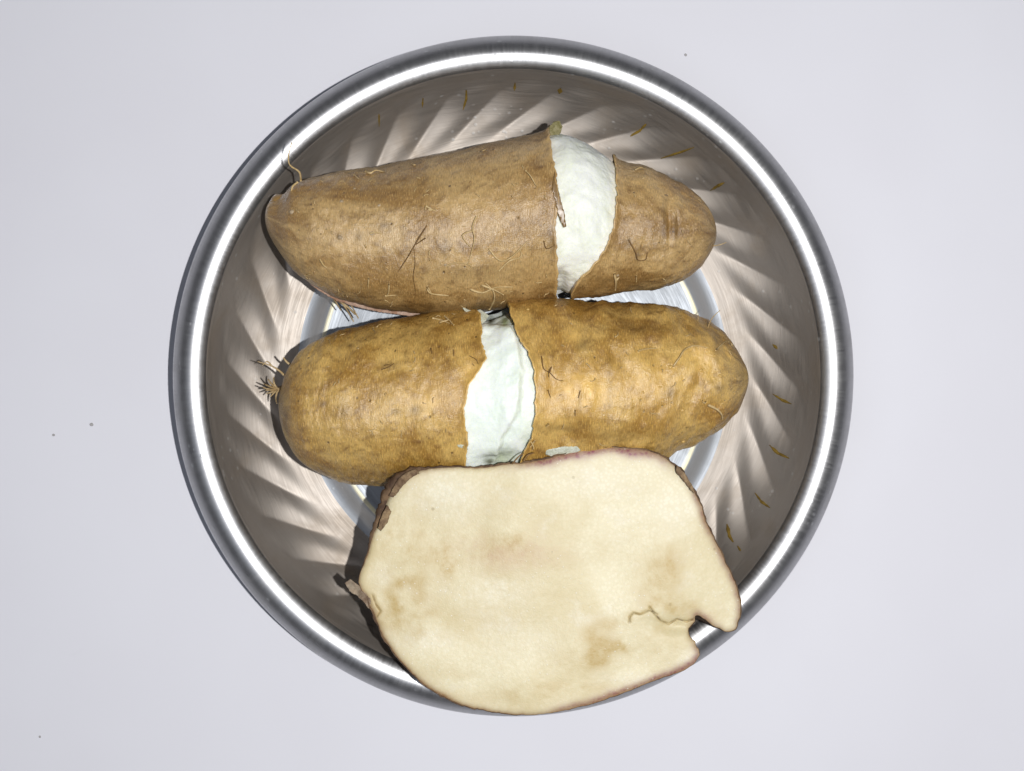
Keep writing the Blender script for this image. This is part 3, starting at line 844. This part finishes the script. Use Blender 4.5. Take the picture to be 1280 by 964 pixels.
def build_face():
    n0 = len(DO)
    pts = [Vector((p[0], p[1])) for p in DO]
    st = 2.1
    y = 556.0
    inner = []
    while y < 897:
        x = 446.0
        while x < 932:
            inner.append((x + random.uniform(-.35, .35)*st, y + random.uniform(-.35, .35)*st)); x += st
        y += st
    inner = [p for p in inner if min(seg_dist(*p, c[0]) for c in CRACKS) > 3.0]
    for line, w, dep in CRACKS:
        for (x0, y0), (x1, y1) in zip(line[:-1], line[1:]):
            L = math.hypot(x1-x0, y1-y0); m = max(1, int(L/1.1)); ux, uy = (x1-x0)/L, (y1-y0)/L
            for k in range(m):
                for o in (-2.4, -1.5, -.7, 0, .7, 1.5, 2.4):
                    inner.append((x0 + (x1-x0)*k/m - uy*o, y0 + (y1-y0)*k/m + ux*o))
    inner = [p for p in inner if edge_dist(*p) > 1.1]
    pts += [Vector(p) for p in inner]
    v, e, f, *_ = delaunay_2d_cdt(pts, [(i, (i+1) % n0) for i in range(n0)], [], 1, 1e-4)
    vs = []; A = {k: [] for k in ('brown', 'mauve', 'tan', 'dark', 'pale', 'blush')}
    for p in v:
        x, y = p.x, p.y
        ed = edge_dist(x, y)
        z = face_z(x, y) + .0008*fbm(x*.010, y*.010, 3.1, 2) + .00003*fbm(x*.09, y*.09, 3.1, 3)
        z -= .0010 * math.exp(-ed/2.2)                                # rounded arris
        z -= .0016 * math.exp(-ed/10) * sm(540, 490, x) * sm(680, 640, y)
        dk = 0; bz = 0
        for line, w, dep in CRACKS:
            sd = seg_dist(x, y, line) * (1 + .3*mn.noise(Vector((x*.2, y*.2, 0))))
            z -= dep * .7 * (.7 + .9*mn.noise(Vector((x*.1, y*.1, 4)))) * math.exp(-(sd/(w*.7))**2) - .0001*math.exp(-((sd-4)/3)**2)
            dk = max(dk, (.55 + .6*mn.noise(Vector((x*.13, y*.13, 8)))) * math.exp(-(sd/(w*.55))**2)); bz = max(bz, .9*math.exp(-sd/5))
        # smooth scoop near the notch
        z -= .0016 * math.exp(-(((x-845)/26)**2 + ((y-782)/9)**2))
        vs.append(unproj(x, y, z))
        nz = mn.noise(Vector((x*.05, y*.05, 2)))
        top = sm(640, 560, y)
        mv = (min(1, 1.5*math.exp(-(ed/(9 + 3*nz))**2)) * sm(610, 680, x) * sm(860, 800, x) * top + .30*math.exp(-ed/8)*sm(610, 520, x)*top
              + .95 * math.exp(-(ed/7)**2) * sm(670, 720, x) * sm(790, 830, y)
              + .7 * math.exp(-(ed/6)**2) * sm(840, 880, x) * sm(800, 760, y))
        tn = .75*math.exp(-ed/1.6) + .35*math.exp(-ed/6)*(sm(600, 520, x)*sm(700, 760, y) + sm(840, 870, y))
        A['mauve'].append(min(1, mv * (1 + .5*nz))); A['tan'].append(min(1, tn*(1 + .6*nz)))
        b = 0
        for (bx, by, rx, ry, a) in BROWN:
            q = ((x-bx)/rx)**2 + ((y-by)/ry)**2
            if q < 6: b += a*math.exp(-q)
        b *= (1 + .7*mn.noise(Vector((x*.06, y*.06, 5))))
        A['brown'].append(min(1, max(b*1.25, bz, 0)*.85))
        A['dark'].append(dk)
        A['pale'].append(spot_attr(x, y, PALE))
        A['blush'].append(spot_attr(x, y, [(645, 695, 60, 16, .55), (600, 685, 40, 14, .35), (880, 775, 14, 8, .4)]))
    fs = []
    for t in f:
        a, b, c = [v[i] for i in t[:3]]
        fs.append(tuple(reversed(t)) if (b-a).cross(c-a) > 0 else tuple(t))
    return mesh_obj('cut_face', vs, fs, M_CUT, slab, attrs=A)
build_face()
# bark and body underneath: rings from the edge of the cut inwards and down
rows = [(0, 0, 0), (.5, 0, .0006), (1, 0, .0022), (.7, .0, .0050), (0, .07, .011), (0, .17, .017), (0, .30, .024), (0, .43, .031), (0, .56, .038), (0, .72, .043), (0, .88, .046), (0, 1.0, .0465)]
gx, gy = 690, 690
bv = []
nb = len(DO)
for i, (bo, sc, dep) in enumerate(rows):
    for j, (x, y, b) in enumerate(DO):
        xa, ya = DO[j-3][:2]; xb, yb = DO[(j+3) % nb][:2]
        tx, ty = xb-xa, yb-ya; L = math.hypot(tx, ty) or 1
        nx_, ny_ = ty/L, -tx/L
        wob = 1 + .9*mn.noise(Vector((x*.09, y*.09, i*.45))) + .5*mn.noise(Vector((x*.3, y*.3, i*.9)))
        bb = max(b - 1.2, .25) * bo * wob if i else -.25
        X, Y = x + nx_*bb, y + ny_*bb
        s2 = sc + (.05 * mn.noise(Vector((x*.04, y*.04, i))) if 3 < i < 11 else 0)
        if ny_ < -.5: s2 = min(1, s2 * 1.35)
        if y > 770: s2 = min(1, s2*1.3)
        X, Y = X + (gx - X)*s2, Y + (gy - Y)*s2
        dz = dep * (1 + .35*mn.noise(Vector((x*.12, y*.12, 3 + i)))) if i else .0009
        bv.append(unproj(X, Y, face_z(x, y) - dz if i < 4 else face_z(x*.5 + gx*.5, y*.6 + gy*.4) - dep))
mesh_obj('bark', bv, grid_faces(len(rows), nb, True, flip=False), M_BARK, slab)
patch('bark_flake', [(431, 729), (438, 724), (446, 731), (455, 735), (462, 742), (464, 752), (461, 761), (454, 752), (446, 745), (437, 739)],
      lambda x, y: .0505 + .0012*mn.noise(Vector((x*.1, y*.1, 2))) + (x-430)*.00008, mat_rough('pale_bark_flake', (.42, .34, .25), (.20, .13, .085), 220, .7, .0005), slab, .0008, 2.2)
for ol, z0 in (([(497, 600), (507, 591), (520, 586), (524, 592), (512, 599), (503, 608), (492, 622), (486, 620)], .0530),
               ([(478, 642), (484, 632), (489, 640), (484, 654), (476, 664), (472, 660)], .0540),
               ([(846, 582), (856, 592), (866, 608), (869, 618), (863, 612), (854, 600), (845, 590)], .0545)):
    patch('bark_flake', ol, lambda x, y, z0=z0: z0 + .0010*mn.noise(Vector((x*.14, y*.14, 6))), mat_rough('brown_bark_flake', (.33, .23, .13), (.13, .08, .05), 260, .75, .0006), slab, .0008, 2.2)
tubes('rootlet', [(free([(640, 580, .0545), (648, 571, .055), (655, 566, .0555)]), .0003, .00015),
                  (free([(655, 576, .0545), (660, 569, .055), (668, 566, .0555)]), .0003, .00015)], M_ROOTD, slab)

# ------------------------------------------------------------------ specks on the table
def crumb(px, py, r, label):
    bm = bmesh.new(); bmesh.ops.create_icosphere(bm, subdivisions=2, radius=r)
    for v in bm.verts:
        v.co *= 1 + .5*mn.noise(v.co*900 + Vector((px, py, 0))); v.co.z *= .45
    zmin = min(v.co.z for v in bm.verts)
    me = bpy.data.meshes.new('crumb'); bm.to_mesh(me); bm.free(); me.materials.append(M_CRUMB)
    o = bpy.data.objects.new('crumb', me); COL.objects.link(o)
    x, y, _ = unproj(px, py, 0); o.location = (x, y, -zmin)
    tag(o, label, 'crumb', 'grey specks on the white table')
crumb(115, 531, .0006, 'tiny grey speck left of the bowl, the nearer of two')
crumb(67, 544, .0005, 'tiny grey speck left of the bowl, the farther of two')
crumb(857, 69, .0005, 'tiny dark speck on the table just beyond the upper right rim of the bowl')
crumb(50, 921, .0004, 'tiny speck on the table in the lower left corner of the picture')
